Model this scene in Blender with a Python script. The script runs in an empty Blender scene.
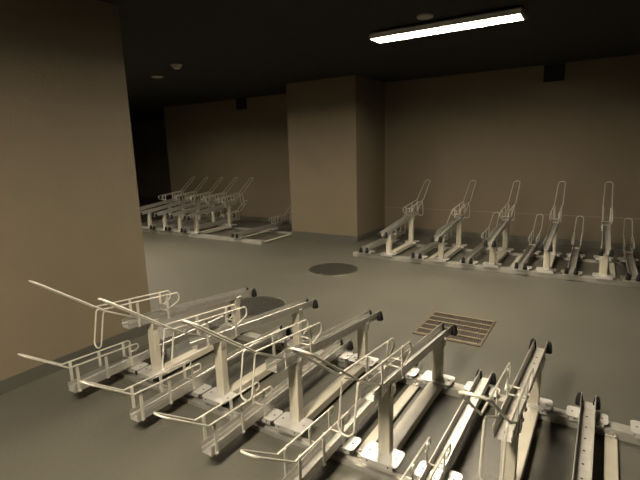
import bpy, bmesh, math, random
from mathutils import Vector, Matrix
random.seed(3)
scn = bpy.context.scene
C = scn.collection
PI = math.pi

# ------------------------------------------------------------------ camera
F, PITCH, YAW, ROLL, CAMZ = 449.6, 0.1983, 0.5667, -0.0284, 1.6
fw = Vector((-math.sin(YAW)*math.cos(PITCH), math.cos(YAW)*math.cos(PITCH), -math.sin(PITCH)))
r0 = Vector((math.cos(YAW), math.sin(YAW), 0)); u0 = r0.cross(fw)
rr = math.cos(ROLL)*r0 + math.sin(ROLL)*u0
uu = -math.sin(ROLL)*r0 + math.cos(ROLL)*u0
cd = bpy.data.cameras.new('camera'); cam = bpy.data.objects.new('camera', cd); C.objects.link(cam)
cam.matrix_world = Matrix(((rr.x, uu.x, -fw.x, 0), (rr.y, uu.y, -fw.y, 0), (rr.z, uu.z, -fw.z, CAMZ), (0, 0, 0, 1)))
cd.sensor_fit = 'HORIZONTAL'; cd.sensor_width = 36; cd.lens = F*36/640
cd.clip_start = .02
scn.camera = cam

# ------------------------------------------------------------------ light
w = bpy.data.worlds.new('world'); scn.world = w; w.use_nodes = True
w.node_tree.nodes['Background'].inputs[0].default_value = (.01, .01, .01, 1)
w.node_tree.nodes['Background'].inputs[1].default_value = 0.0
scn.view_settings.view_transform = 'Standard'
scn.view_settings.look = 'None'
scn.view_settings.gamma = 1
scn.view_settings.use_curve_mapping = False
scn.view_settings.exposure = 0.0
LAMP_COLOR = (1.0, .86, .66)
LAMP_POWER = (228.0, 345.0, 290.0)
# fixtures: (x, y) centre; the first is the one in the picture, the others hang where the photo does not look
LAMPS = [(-1.45, 4.58, 0), (-1.0, -0.2, PI/2), (-6.3, 3.75, 0)]
LAMP_Z = 2.73

# ------------------------------------------------------------------ materials
def mat(name, col, rough=.5, metal=0., noise=0., nscale=8., bump=0., bscale=60., emit=None, estr=0., spec=.5):
    m = bpy.data.materials.new(name); m.use_nodes = True
    nt = m.node_tree; b = nt.nodes['Principled BSDF']
    b.inputs['Base Color'].default_value = (*col, 1)
    b.inputs['Roughness'].default_value = rough
    b.inputs['Metallic'].default_value = metal
    b.inputs['Specular IOR Level'].default_value = spec
    tc = nt.nodes.new('ShaderNodeTexCoord')
    if noise:
        n = nt.nodes.new('ShaderNodeTexNoise'); n.inputs['Scale'].default_value = nscale; n.inputs['Detail'].default_value = 5
        nt.links.new(tc.outputs['Object'], n.inputs['Vector'])
        mp = nt.nodes.new('ShaderNodeMapRange')
        mp.inputs['From Min'].default_value = .3; mp.inputs['From Max'].default_value = .7
        mp.inputs['To Min'].default_value = 1-noise; mp.inputs['To Max'].default_value = 1+noise
        nt.links.new(n.outputs['Fac'], mp.inputs['Value'])
        mx = nt.nodes.new('ShaderNodeVectorMath'); mx.operation = 'SCALE'
        mx.inputs[0].default_value = col
        nt.links.new(mp.outputs['Result'], mx.inputs['Scale'])
        nt.links.new(mx.outputs['Vector'], b.inputs['Base Color'])
        mr = nt.nodes.new('ShaderNodeMapRange')
        mr.inputs['To Min'].default_value = max(.02, rough-.12*noise*4); mr.inputs['To Max'].default_value = min(1, rough+.12*noise*4)
        nt.links.new(n.outputs['Fac'], mr.inputs['Value']); nt.links.new(mr.outputs['Result'], b.inputs['Roughness'])
    if bump:
        n2 = nt.nodes.new('ShaderNodeTexNoise'); n2.inputs['Scale'].default_value = bscale; n2.inputs['Detail'].default_value = 3
        nt.links.new(tc.outputs['Object'], n2.inputs['Vector'])
        bp = nt.nodes.new('ShaderNodeBump'); bp.inputs['Strength'].default_value = bump; bp.inputs['Distance'].default_value = .01
        nt.links.new(n2.outputs['Fac'], bp.inputs['Height']); nt.links.new(bp.outputs['Normal'], b.inputs['Normal'])
    if emit:
        b.inputs['Emission Color'].default_value = (*emit, 1); b.inputs['Emission Strength'].default_value = estr
    return m

M = dict(
    floor=mat('painted_floor', (.066, .064, .051), .42, 0, .10, 1.3, .12, 35, spec=.35),
    base=mat('cove_paint', (.054, .0535, .043), .45, 0, .08, 4, .1, 40),
    wall=mat('brown_plaster', (.110, .0885, .056), .75, 0, .05, 2.5, .3, 180),
    ceiling=mat('black_ceiling', (.0045, .0043, .0038), .9, 0, .1, 3, .3, 90),
    seam=mat('pale_seam', (.17, .135, .09), .6),
    steel=mat('galvanized_steel', (.43, .42, .385), .42, .75, .10, 22, .04, 120),
    cream=mat('cream_enamel', (.34, .32, .258), .38, 0, .05, 12),
    wire=mat('zinc_wire', (.42, .41, .355), .32, .25, .05, 30),
    white=mat('bright_zinc_plate', (.56, .555, .53), .42, .65, .05, 15),
    rail=mat('pale_rail_steel', (.32, .31, .275), .40, .5, .08, 14),
    black=mat('black_rubber', (.008, .008, .008), .6, spec=.2),
    hole=mat('dark_hole', (.02, .018, .015), .8),
    iron=mat('cast_iron', (.026, .024, .019), .55, .4, .3, 12, .5, 70),
    rim=mat('steel_rim', (.125, .115, .088), .45, .5, .1, 20),
    brass=mat('rusty_grate_steel', (.085, .066, .042), .5, .3, .2, 25),
    tread=mat('worn_grate_bar', (.25, .21, .15), .45, .3, .2, 40),
    pit=mat('drain_pit', (.032,.022,.013), .9),
    dull=mat('dull_white_plastic', (.36, .34, .29), .5),
    shell=mat('fixture_enamel', (.5, .5, .48), .4),
    **{'glow%d' % k: mat('lit_diffuser', (.9, .9, .9), .4, emit=LAMP_COLOR, estr=p) for k, p in enumerate(LAMP_POWER)},
)

# ------------------------------------------------------------------ mesh helpers
def box(bm, x0, x1, y0, y1, z0, z1, bev=0., seg=1):
    r = bmesh.ops.create_cube(bm, size=1.0)
    for v in r['verts']:
        v.co = Vector(((x0+x1)/2+v.co.x*(x1-x0), (y0+y1)/2+v.co.y*(y1-y0), (z0+z1)/2+v.co.z*(z1-z0)))
    if bev:
        es = list({e for v in r['verts'] for e in v.link_edges})
        bmesh.ops.bevel(bm, geom=es, offset=bev, segments=seg, profile=.5, affect='EDGES')

def prism(bm, pts, z0, z1):                 # closed xy outline extruded along z
    lo = [bm.verts.new((x, y, z0)) for x, y in pts]; hi = [bm.verts.new((x, y, z1)) for x, y in pts]
    n = len(pts)
    f1 = bm.faces.new(lo[::-1]); f2 = bm.faces.new(hi)
    for i in range(n): bm.faces.new((lo[i], lo[(i+1) % n], hi[(i+1) % n], hi[i]))

def rrect(x0, x1, y0, y1, r, n=5):
    out = []
    for cx, cy, a0 in ((x1-r, y1-r, 0), (x0+r, y1-r, PI/2), (x0+r, y0+r, PI), (x1-r, y0+r, 1.5*PI)):
        for k in range(n+1):
            a = a0+PI/2*k/n; out.append((cx+r*math.cos(a), cy+r*math.sin(a)))
    return out

def fillet(pts, rad, n=6):                  # round the inner corners of a polyline
    P = [Vector(p) for p in pts]; out = [P[0]]
    for i in range(1, len(P)-1):
        r = rad[i] if isinstance(rad, (list, tuple)) else rad
        a = (P[i-1]-P[i]); b = (P[i+1]-P[i]); la, lb = a.length, b.length; a.normalize(); b.normalize()
        ang = a.angle(b)
        if r <= 0 or ang > PI-.02: out.append(P[i]); continue
        t = min(r/math.tan(ang/2), la*.499, lb*.499); rr_ = t*math.tan(ang/2)
        bis = (a+b).normalized(); c = P[i]+bis*(rr_/math.sin(ang/2))
        s = P[i]+a*t-c; e = P[i]+b*t-c; th = s.angle(e)
        for k in range(n+1):
            f = k/n
            out.append(c+(s*math.sin((1-f)*th)+e*math.sin(f*th))/math.sin(th))
    out.append(P[-1]); return out

def tube(bm, pts, r, n=8):
    P = [Vector(p) for p in pts]; rings = []
    t = (P[1]-P[0]).normalized()
    nrm = t.cross(Vector((0, 0, 1)));
    if nrm.length < .1: nrm = t.cross(Vector((1, 0, 0)))
    nrm.normalize()
    for i, p in enumerate(P):
        if i == 0: tt = (P[1]-P[0]).normalized()
        elif i == len(P)-1: tt = (P[-1]-P[-2]).normalized()
        else: tt = ((P[i+1]-p).normalized()+(p-P[i-1]).normalized()).normalized()
        nrm = (nrm-tt*nrm.dot(tt)).normalized(); bn = tt.cross(nrm)
        rings.append([bm.verts.new(p+r*(math.cos(2*PI*k/n)*nrm+math.sin(2*PI*k/n)*bn)) for k in range(n)])
    for a, b in zip(rings, rings[1:]):
        for k in range(n): bm.faces.new((a[k], a[(k+1) % n], b[(k+1) % n], b[k])).smooth = True
    bm.faces.new(rings[0][::-1]); bm.faces.new(rings[-1])

def disc(bm, c, r, h, axis='z', n=12):      # short cylinder starting at c along axis
    vs = []
    for s in (0, 1):
        ring = []
        for k in range(n):
            a = 2*PI*k/n; p = (r*math.cos(a), r*math.sin(a))
            if axis == 'z': q = (c[0]+p[0], c[1]+p[1], c[2]+h*s)
            elif axis == 'x': q = (c[0]+h*s, c[1]+p[0], c[2]+p[1])
            else: q = (c[0]+p[0], c[1]+h*s, c[2]+p[1])
            ring.append(bm.verts.new(q))
        vs.append(ring)
    f = [bm.faces.new(vs[0][::-1]), bm.faces.new(vs[1])]
    for k in range(n): f.append(bm.faces.new((vs[0][k], vs[0][(k+1) % n], vs[1][(k+1) % n], vs[1][k])))
    return f

def lathe(bm, prof, c=(0, 0, 0), n=32):     # (radius, z) profile about z
    rings = []
    for r, z in prof:
        rings.append([bm.verts.new((c[0]+max(r, 1e-4)*math.cos(2*PI*k/n), c[1]+max(r, 1e-4)*math.sin(2*PI*k/n), c[2]+z)) for k in range(n)])
    for a, b in zip(rings, rings[1:]):
        for k in range(n): bm.faces.new((a[k], a[(k+1) % n], b[(k+1) % n], b[k])).smooth = True
    bm.faces.new(rings[0][::-1]); bm.faces.new(rings[-1])

def obj(name, bm, mats, parent=None):
    bmesh.ops.recalc_face_normals(bm, faces=bm.faces)
    me = bpy.data.meshes.new(name); bm.to_mesh(me); bm.free()
    for m in (mats if isinstance(mats, (list, tuple)) else [mats]): me.materials.append(M[m])
    o = bpy.data.objects.new(name, me); C.objects.link(o)
    if parent: o.parent = parent
    return o

def tag(o, label, cat, group=None):
    o['label'] = label; o['category'] = cat
    if group: o['group'] = group
    return o

def thing(name, loc, label, cat, group=None, rz=0., s=1.):
    o = bpy.data.objects.new(name, None); C.objects.link(o)
    o.empty_display_size = .05
    o.location = loc; o.rotation_euler = (0, 0, rz); o.scale = (s, s, s)
    return tag(o, label, cat, group)

def struct(name, bm, m, parent=None):
    o = obj(name, bm, m, parent); o['kind'] = 'structure'; return o

def dup(root, loc, rz, s, label, group):
    r = root.copy(); C.objects.link(r); r.location = loc; r.rotation_euler = (0, 0, rz); r.scale = (s, s, s)
    r['label'] = label; r['group'] = group
    for ch in [o for o in bpy.data.objects if o.parent == root]:
        c = ch.copy(); C.objects.link(c); c.parent = r
        for g in [o for o in bpy.data.objects if o.parent == ch]:
            e = g.copy(); C.objects.link(e); e.parent = c
    return r

# ------------------------------------------------------------------ room
X0, X1, Y0, Y1, ZC = -14.6, 3.6, -4.0, 8.0, 2.775
XE, YE = -9.72, 10.6                       # where the back wall ends and a passage runs on
WX, WY = -3.42, 2.46                       # corner of the block on the left
CX0, CX1, CY = -4.98, -3.58, 6.84          # column
bm = bmesh.new(); box(bm, X0-.2, X1+.2, Y0-.2, YE+.2, -.2, 0); struct('floor', bm, 'floor')
bm = bmesh.new(); box(bm, X0-.2, X1+.2, Y0-.2, YE+.2, ZC, ZC+.2); struct('ceiling', bm, 'ceiling')
bm = bmesh.new(); box(bm, XE, X1+.2, Y1, YE, 0, ZC); struct('wall_back', bm, 'wall')
bm = bmesh.new(); box(bm, X0-.2, X1+.2, YE, YE+.2, 0, ZC); struct('wall_passage', bm, 'wall')
bm = bmesh.new(); box(bm, X0-.2, WX, Y0, WY, 0, ZC); struct('wall_left', bm, 'wall')
bm = bmesh.new(); box(bm, X0-.2, X0, WY, YE, 0, ZC); struct('wall_recess', bm, 'wall')
bm = bmesh.new(); box(bm, X1, X1+.2, Y0, Y1, 0, ZC); struct('wall_right', bm, 'wall')
bm = bmesh.new(); box(bm, WX, X1, Y0-.2, Y0, 0, ZC); struct('wall_front', bm, 'wall')
bm = bmesh.new(); box(bm, CX0, CX1, CY, Y1, 0, ZC); struct('column', bm, 'wall')
BH, BT = .098, .006
def skirting(name, *rects):
    bm = bmesh.new()
    for r in rects: box(bm, *r, 0, BH)
    struct(name, bm, 'base')
skirting('baseboard_left', (WX, WX+BT, Y0, WY+BT), (X0, WX+BT, WY, WY+BT))
skirting('baseboard_column', (CX0-BT, CX1+BT, CY-BT, CY), (CX1, CX1+BT, CY, Y1-BT), (CX0-BT, CX0, CY, Y1-BT))
skirting('baseboard_back', (CX1+BT, X1, Y1-BT, Y1), (XE-BT, CX0-BT, Y1-BT, Y1), (XE-BT, XE, Y1, YE-BT))
skirting('baseboard_recess', (X0, X0+BT, WY+BT, YE-BT))
skirting('baseboard_passage', (X0, XE, YE-BT, YE))
skirting('baseboard_right', (X1-BT, X1, Y0, Y1-BT))
bm = bmesh.new(); box(bm, CX1, X1, Y1-.006, Y1, .468, .480); struct('trim_1', bm, 'seam')

# ------------------------------------------------------------------ ceiling lights
def lamp(x, y, rz, tubes, label):
    L, W = 1.44, .24
    t = thing('ceiling_light', (x, y, LAMP_Z), label, 'ceiling light', 'tube ceiling lights', rz)
    bm = bmesh.new()                                                        # sloping enamel housing up to the ceiling
    h = ZC-LAMP_Z
    a = [(-L/2, -W/2), (L/2, -W/2), (L/2, W/2), (-L/2, W/2)]
    lo = [bm.verts.new((px, py, .012)) for px, py in a]; hi = [bm.verts.new((px*.985, py*.5, h)) for px, py in a]
    bm.faces.new(lo[::-1]); bm.faces.new(hi)
    for i in range(4): bm.faces.new((lo[i], lo[(i+1) % 4], hi[(i+1) % 4], hi[i]))
    obj('housing', bm, 'shell', t)
    for q in (-1, 1):
        bm = bmesh.new(); box(bm, -L/2, L/2, q*(W/2-.004)-.004, q*(W/2-.004)+.004, -.034, .0125, .001); obj('side_rail', bm, 'shell', t)
    bm = bmesh.new(); box(bm, -L/2+.012, L/2-.012, -W/2+.008, W/2-.008, -.003, .012); obj('diffuser', bm, tubes, t)
    for s in (-1, 1):
        bm = bmesh.new(); box(bm, s*(L/2-.006)-.006, s*(L/2-.006)+.006, -W/2+.008, W/2-.008, -.034, .0125, .001); obj('end_cap', bm, 'shell', t)
    return t
lamp(*LAMPS[0], 'glow0', 'long white lit tube fitting on the dark ceiling above the floor grate')
lamp(*LAMPS[1], 'glow1', 'lit tube fitting on the ceiling over the open floor before the low trays')
lamp(*LAMPS[2], 'glow2', 'lit tube fitting on the ceiling of the recess behind the brown left wall')

# ------------------------------------------------------------------ rack parts (local: x across, y along the channel, z up; y=0 front rail, .935 back rail)
RY = (0.0, .935)
SX = .048
def channel_bm(y0, z0, y1, z1, holes):
    prof = [(-.0375, .056), (-.0375, .027), (-.0345, .024), (-.0345, 0), (.0345, 0), (.0345, .024), (.0375, .027), (.0375, .056),
            (.0345, .056), (.0345, .0285), (.0315, .0255), (.0315, .003), (-.0315, .003), (-.0315, .0255), (-.0345, .0285), (-.0345, .056)]
    bm = bmesh.new()
    A = [bm.verts.new((x, y0, z0+z)) for x, z in prof]; B = [bm.verts.new((x, y1, z1+z)) for x, z in prof]
    n = len(prof)
    for i in range(n): bm.faces.new((A[i], A[(i+1) % n], B[(i+1) % n], B[i]))
    for R in (A, B):
        for i in range(7):
            bm.faces.new((R[i], R[i+1], R[14-i], R[15-i]))
    for y in holes:
        z = z0+(z1-z0)*(y-y0)/(y1-y0)
        for f in disc(bm, (0, y, z+.0028), .006, .0008): f.material_index = 1
    return bm

def cap_bm(s, y, z):                         # bell shaped rubber end on one wall of the channel
    bm = bmesh.new()
    rows = [(-.012, .021, .024), (.006, .020, .023), (.028, .017, .020), (.045, .014, .016), (.056, .009, .011), (.060, .004, .005)]
    vs = []
    for dz, hx, hy in rows:
        vs.append([bm.verts.new((s*.044+px*hx, y-.006+py*hy, z+dz)) for px, py in
                   ((-1, -.6), (-.6, -1), (.6, -1), (1, -.6), (1, .6), (.6, 1), (-.6, 1), (-1, .6))])
    for a, b in zip(vs, vs[1:]):
        for k in range(8): bm.faces.new((a[k], a[(k+1) % 8], b[(k+1) % 8], b[k])).smooth = True
    bm.faces.new(vs[0][::-1]); bm.faces.new(vs[-1])
    return bm

def upright(t, s, y, zb, zt, name='upright'):
    bm = bmesh.new()
    box(bm, s*.0395-.0025, s*.0395+.0025, y-.010, y+.010, zb, zt, .001)
    box(bm, s*.043-.006, s*.043+.006, y-.006, y+.006, zt-.005, zt+.003, .001)
    disc(bm, (s*.042 if s > 0 else s*.042-.005, y, zb+.010), .006, .005, 'x', 8)
    return obj(name, bm, 'wire', t)

def carriage_plate(t, y, z, wide=.235, deep=.12, wheels=True):
    bm = bmesh.new()
    prism(bm, rrect(-wide/2, wide/2, y-deep/2, y+deep/2, .022), z-.004, z)
    box(bm, -wide/2+.02, wide/2-.02, y-deep/2, y-deep/2+.003, z-.028, z-.003)
    box(bm, -wide/2+.02, wide/2-.02, y+deep/2-.003, y+deep/2, z-.028, z-.003)
    for sx in (-1, 1):
        for f in disc(bm, (sx*wide*.36, y, z-.0005), .006, .001, 'z', 8): f.material_index = 1
        for f in disc(bm, (sx*wide*.28, y-deep/2-.0005, z-.012), .005, .001, 'y', 8): f.material_index = 1
    p = obj('roller_plate', bm, ['white', 'hole'], t)
    for sx in (-1, 1):
        bm = bmesh.new(); disc(bm, (sx*wide*.30-.012, y, .0685), .0115, .024, 'x', 12)
        obj('roller', bm, 'black', p)
    return p

def guard(t, path, rad, r=.0052):
    bm = bmesh.new(); tube(bm, fillet(path, rad), r); return obj('wheel_guard', bm, 'wire', t)

def make_upper(name, loc, label, group, rz=0, s=1.):
    t = thing(name, loc, label, 'bike rack', group, rz, s)
    y0, z0, y1, z1 = -.125, .472, 1.128, .344
    zc = lambda y: z0+(z1-z0)*(y-y0)/(y1-y0)
    obj('channel', channel_bm(y0, z0, y1, z1, [-.06+.11*k for k in range(10)]), ['steel', 'hole'], t)
    for q in (-1, 1): obj('end_cap', cap_bm(q, y1, z1), 'black', t)
    rz_ = lambda y: .665+(.608-.665)*(y+.295)/.59
    half = [(SX, .195, zc(.195)+.075), (SX, .293, .548), (SX, .293, .608), (SX, -.295, .665), (.041, -.652, .937)]
    path = [(-x, y, z) for x, y, z in half]+half[::-1]
    guard(t, path, [0, .029, .029, .022, .040, .040, .022, .029, .029, 0])
    i = SX-.0105
    half = [(i, -.047, zc(-.047)+.055), (i, -.285, .652), (i, -.330, .415)]
    bm = bmesh.new(); tube(bm, fillet([(-x, y, z) for x, y, z in half]+half[::-1], [0, .014, .037, .037, .014, 0]), .0048)
    obj('hanging_loop', bm, 'wire', t)
    for y in (-.047, .195):
        for q in (-1, 1): upright(t, q, y, zc(y)-.004, rz_(y))
    for zz in (.058, .10):
        bm = bmesh.new(); tube(bm, [(-.039, .195, zc(.195)+zz), (.039, .195, zc(.195)+zz)], .0045); obj('crossbar', bm, 'wire', t)
    for y in (.081, .919):
        zt = zc(y)
        bm = bmesh.new(); prism(bm, rrect(-.032, .032, y-.026, y+.026, .007, 3), .080, zt+.002)
        p = obj('post', bm, 'cream', t)
        for q in (-1, 1):
            bm = bmesh.new()
            box(bm, q*.0395-.003, q*.0395+.003, y-.024, y+.024, zt-.045, zt+.022, .002)
            disc(bm, (q*.0425 if q > 0 else q*.0425-.007, y, zt+.008), .009, .007, 'x', 8)
            obj('bracket', bm, 'steel', p)
    bm = bmesh.new()
    box(bm, -.038, .038, .06, .94, .066, .079, .003)
    box(bm, -.038, -.034, .07, .885, .030, .068); box(bm, .034, .038, .07, .885, .030, .068)
    obj('base_beam', bm, 'cream', t)
    for y in (.045, .93): carriage_plate(t, y, .085, .20, .135)
    return t

def make_lower(name, loc, label, group, rz=0, s=1.):
    t = thing(name, loc, label, 'bike rack', group, rz, s)
    y0, z0, y1, z1 = -.418, .096, 1.038, .104
    zc = lambda y: z0+(z1-z0)*(y-y0)/(y1-y0)
    obj('channel', channel_bm(y0, z0, y1, z1, [-.34+.11*k for k in range(12)]), ['steel', 'hole'], t)
    for q in (-1, 1): obj('end_cap', cap_bm(q, y1, z1-.006), 'black', t)
    half = [(SX, .0, .214), (SX, .062, .212), (SX, .062, .258), (SX, -.435, .283), (.041, -.680, .467)]
    path = [(-x, y, z) for x, y, z in half]+half[::-1]
    guard(t, path, [0, .022, .022, .02, .040, .040, .02, .022, .022, 0])
    rz_ = lambda y: .283-.025*(y+.435)/.497
    for y in (-.385, -.185, .0):
        for q in (-1, 1): upright(t, q, y, zc(y)-.004, rz_(y))
    bm = bmesh.new(); tube(bm, [(-.039, .0, zc(0)+.060), (.039, .0, zc(0)+.060)], .0045); obj('crossbar', bm, 'wire', t)
    for y in (.045, .93): carriage_plate(t, y, .085, .205, .115)
    for y in (.045, .93):
        bm = bmesh.new(); box(bm, -.030, .030, y-.04, y+.04, .0845, zc(y)+.0005, .001); obj('saddle', bm, 'steel', t)
    return t

def make_base(loc, xa, xb, ties, label, rz=0, s=1.):
    t = thing('rack_base_frame', loc, label, 'bike rack base', None, rz, s)
    ry = RY[0]                                                  # low open rail under the guard end
    bm = bmesh.new()
    prism(bm, [(xa, ry-.026), (xb, ry-.026), (xb, ry+.026), (xa, ry+.026)], 0, .006)
    for q in (-1, 1): box(bm, xa, xb, ry+q*.023-.003, ry+q*.023+.003, .005, .026)
    obj('rail', bm, 'steel', t)
    ry = RY[1]                                                  # tall boxed rail under the capped end
    bm = bmesh.new(); box(bm, xa, xb, ry-.042, ry+.042, 0, .056, .004, 2); obj('rail', bm, 'rail', t)
    for x in ties:
        bm = bmesh.new(); box(bm, x-.030, x+.030, RY[0]+.042, RY[1]-.042, .012, .026, .003)
        b = obj('tie_bar', bm, 'cream', t)
        for y in (RY[0]+.062, RY[1]-.062):
            bm = bmesh.new()
            box(bm, x-.026, x+.026, y-.016, y+.016, .026, .036, .003); disc(bm, (x, y, .036), .008, .014, 'z', 6)
            obj('clamp', bm, 'steel', b)
    return t

# ------------------------------------------------------------------ near row
NY = 1.805
xU = [-2.621, -1.970, -1.392, -.838, -.257, .325]
xL = [-2.834, -2.187, -1.600, -1.082, -.554, .020]
GN_U, GN_L = 'raised trays of the nearest row', 'low trays of the nearest row'
labU = ['raised cream bike tray in the nearest row, closest to the brown left wall',
        'raised bike tray in the nearest row, second from the brown left wall',
        'raised bike tray in the nearest row, middle one with posts, left of the floor grate',
        'raised bike tray in the nearest row whose end reaches over the floor grate',
        'raised bike tray in the nearest row standing right of the floor grate',
        'raised bike tray in the nearest row cut off by the right picture edge']
labL = ['low bike tray by the floor in the nearest row, beside the brown left wall',
        'low bike tray by the floor in the nearest row, second from the left wall',
        'low bike tray by the floor in the nearest row, third from the left wall',
        'low bike tray in the nearest row, fourth from the left wall',
        'low bike tray in the nearest row between the two raised trays nearest the grate',
        'low bike tray lying furthest right in the nearest row, its floor dotted with holes']
U0 = make_upper('raised_bike_rack', (xU[0], NY, 0), labU[0], GN_U)
L0 = make_lower('low_bike_rack', (xL[0], NY, 0), labL[0], GN_L)
for k in range(1, 6): dup(U0, (xU[k], NY, 0), 0, 1, labU[k], GN_U)
for k in range(1, 6): dup(L0, (xL[k], NY, 0), 0, 1, labL[k], GN_L)
make_base((0, NY, 0), -2.99, .90, [-2.36, -1.74, -.975, .14], 'long steel rail frame on the floor under the nearest row of trays')

# ------------------------------------------------------------------ far row along the back wall
S = 1.10
FT = .012
FYB = 5.795+S*1.038
GF_U, GF_L = 'raised trays along the back wall', 'low trays along the back wall'
fL = [-2.943, -2.138, -1.454, -.809, -.265, .333]
fU = [-2.601, -1.834, -1.164, -.537, .058]
o_ = ['leftmost, nearest the square column', 'second from the square column', 'third from the square column',
      'fourth from the square column', 'fifth from the square column', 'sixth from the square column, at the picture edge']
for k, x in enumerate(fU):
    dup(U0, (x, FYB+FT*(x-fL[0]), 0), PI+FT, S, 'raised bike tray along the back wall, '+o_[k], GF_U)
for k, x in enumerate(fL):
    dup(L0, (x, FYB+FT*(x-fL[0]), 0), PI+FT, S, 'low bike tray along the back wall, '+o_[k], GF_L)
make_base((fL[0], FYB, 0), -3.6/S, .22/S, [-.9/S, -2.0/S, -3.1/S], 'long steel rail frame on the floor along the back wall', PI+FT, S)

# ------------------------------------------------------------------ row in the recess
BYB = 5.87+S*1.038
GB_U, GB_L = 'raised trays in the recess', 'low trays in the recess'
bU = [-8.52, -8.06, -7.58, -7.13, -6.66]
bL = [-8.29, -7.82, -7.355, -6.895, -5.55]
o2 = ['furthest left beside the brown wall edge', 'second from the brown wall edge', 'third from the brown wall edge',
      'fourth from the brown wall edge', 'fifth from the brown wall edge, last with posts']
o3 = ['at the brown wall edge', 'second from the brown wall edge', 'third from the brown wall edge',
      'fourth from the brown wall edge', 'alone at the open end near the square column']
for k, x in enumerate(bU): dup(U0, (x, BYB, 0), PI, S, 'raised bike tray in the recess row, '+o2[k], GB_U)
for k, x in enumerate(bL): dup(L0, (x, BYB, 0), PI, S, 'low bike tray in the recess row, '+o3[k], GB_L)
make_base((-5.0, BYB, 0), 0.0, 4.0/S, [.035, .62, 2.1, 3.0], 'long steel rail frame in the recess left of the square column', PI, S)

# ------------------------------------------------------------------ floor fittings
def manhole(x, y, r, label):
    t = thing('manhole_cover', (x, y, 0), label, 'manhole cover', 'manhole covers')
    bm = bmesh.new(); lathe(bm, [(r, .0), (r, .004), (r-.012, .005), (r-.014, .0)], n=48); obj('rim', bm, 'rim', t)
    bm = bmesh.new(); lathe(bm, [(r-.014, .0), (r-.016, .0035), (r-.03, .004)], n=48)
    n = 0
    st = .045
    for i in range(-9, 10):
        for j in range(-9, 10):
            px, py = i*st, j*st
            if math.hypot(px, py) < r-.05: box(bm, px-.013, px+.013, py-.013, py+.013, .0038, .0062)
    obj('lid', bm, 'iron', t)
    bm = bmesh.new(); box(bm, -.025, .025, -r+.035, -r+.055, .004, .0075, .002); obj('lifting_key', bm, 'rim', t)
manhole(-3.04, 5.09, .345, 'round dark manhole cover in the open floor before the square column')
manhole(-3.02, 3.46, .315, 'round dark manhole cover half hidden behind the nearest row of trays')

GX0, GX1, GY0, GY1 = -1.31, -.752, 3.54, 4.14
t = thing('floor_grate', ((GX0+GX1)/2, (GY0+GY1)/2, 0), 'rectangular rusty steel drain grate in the floor', 'floor grate')
gx, gy = (GX1-GX0)/2, (GY1-GY0)/2
bm = bmesh.new(); box(bm, -gx, gx, -gy, gy, .0005, .0015); obj('pit', bm, 'pit', t)
bm = bmesh.new()
for s in (-1, 1):
    box(bm, s*gx-.008, s*gx+.008, -gy-.008, gy+.008, .0, .010, .001); box(bm, -gx, gx, s*gy-.008, s*gy+.008, .0, .010, .001)
obj('frame', bm, 'brass', t)
bm = bmesh.new()
nb = 26
for k in range(1, nb):
    x = -gx+2*gx*k/nb; box(bm, x-.0022, x+.0022, -gy, gy, .002, .009)
obj('bearing_bars', bm, 'iron', t)
for k in range(6):
    y = -gy+.02+(2*gy-.04)*k/5
    bm = bmesh.new(); box(bm, -gx+.006, gx-.006, y-.006, y+.006, .0092, .0115, .001)
    for j in range(nb): box(bm, -gx+2*gx*(j+.5)/nb-.005, -gx+2*gx*(j+.5)/nb+.005, y-.008, y+.008, .011, .014)
    obj('cross_bar', bm, 'tread', t)

# ------------------------------------------------------------------ ceiling and wall fittings
def detector(x, y, r, h, label, name='smoke_detector', cat='smoke detector'):
    t = thing(name, (x, y, ZC), label, cat)
    bm = bmesh.new(); lathe(bm, [(r, 0), (r, -.012), (r*.93, -.018)], n=28); obj('base', bm, 'dull', t)
    bm = bmesh.new(); lathe(bm, [(r*.72, -.018), (r*.70, -h*.7), (r*.45, -h), (r*.1, -h-.002)], n=28); obj('sensor_head', bm, 'dull', t)
detector(-5.02, 4.41, .075, .055, 'pale round smoke detector hanging from the dark ceiling before the recess')
detector(-5.97, 4.85, .085, .022, 'flat pale round ceiling disc behind the smoke detector', 'ceiling_disc', 'ceiling disc')
detector(-1.52, 4.29, .075, .022, 'flat pale round ceiling disc right beside the lit tube fitting', 'ceiling_disc', 'ceiling disc')
def vent(x, z, w, h, label):
    t = thing('wall_vent', (x, Y1, z), label, 'wall vent', 'dark wall vents')
    bm = bmesh.new(); box(bm, -w/2, w/2, -.012, -.001, -h/2, h/2); obj('backing', bm, 'hole', t)
    bm = bmesh.new()
    for s in (-1, 1):
        box(bm, s*(w/2-.01)-.01, s*(w/2-.01)+.01, -.03, -.002, -h/2, h/2); box(bm, -w/2, w/2, -.03, -.002, s*(h/2-.01)-.01, s*(h/2-.01)+.01)
    obj('frame', bm, 'black', t)
    bm = bmesh.new()
    for k in range(7):
        z_ = -h/2+.02+(h-.04)*(k+.5)/7; box(bm, -w/2+.02, w/2-.02, -.024, -.012, z_-.006, z_+.006)
    obj('louvre', bm, 'black', t)
vent(-7.08, 2.66, .28, .24, 'small dark square vent high on the wall above the recess row')
vent(-.79, 2.64, .28, .24, 'small dark square vent high on the back wall right of the lit tube fitting')
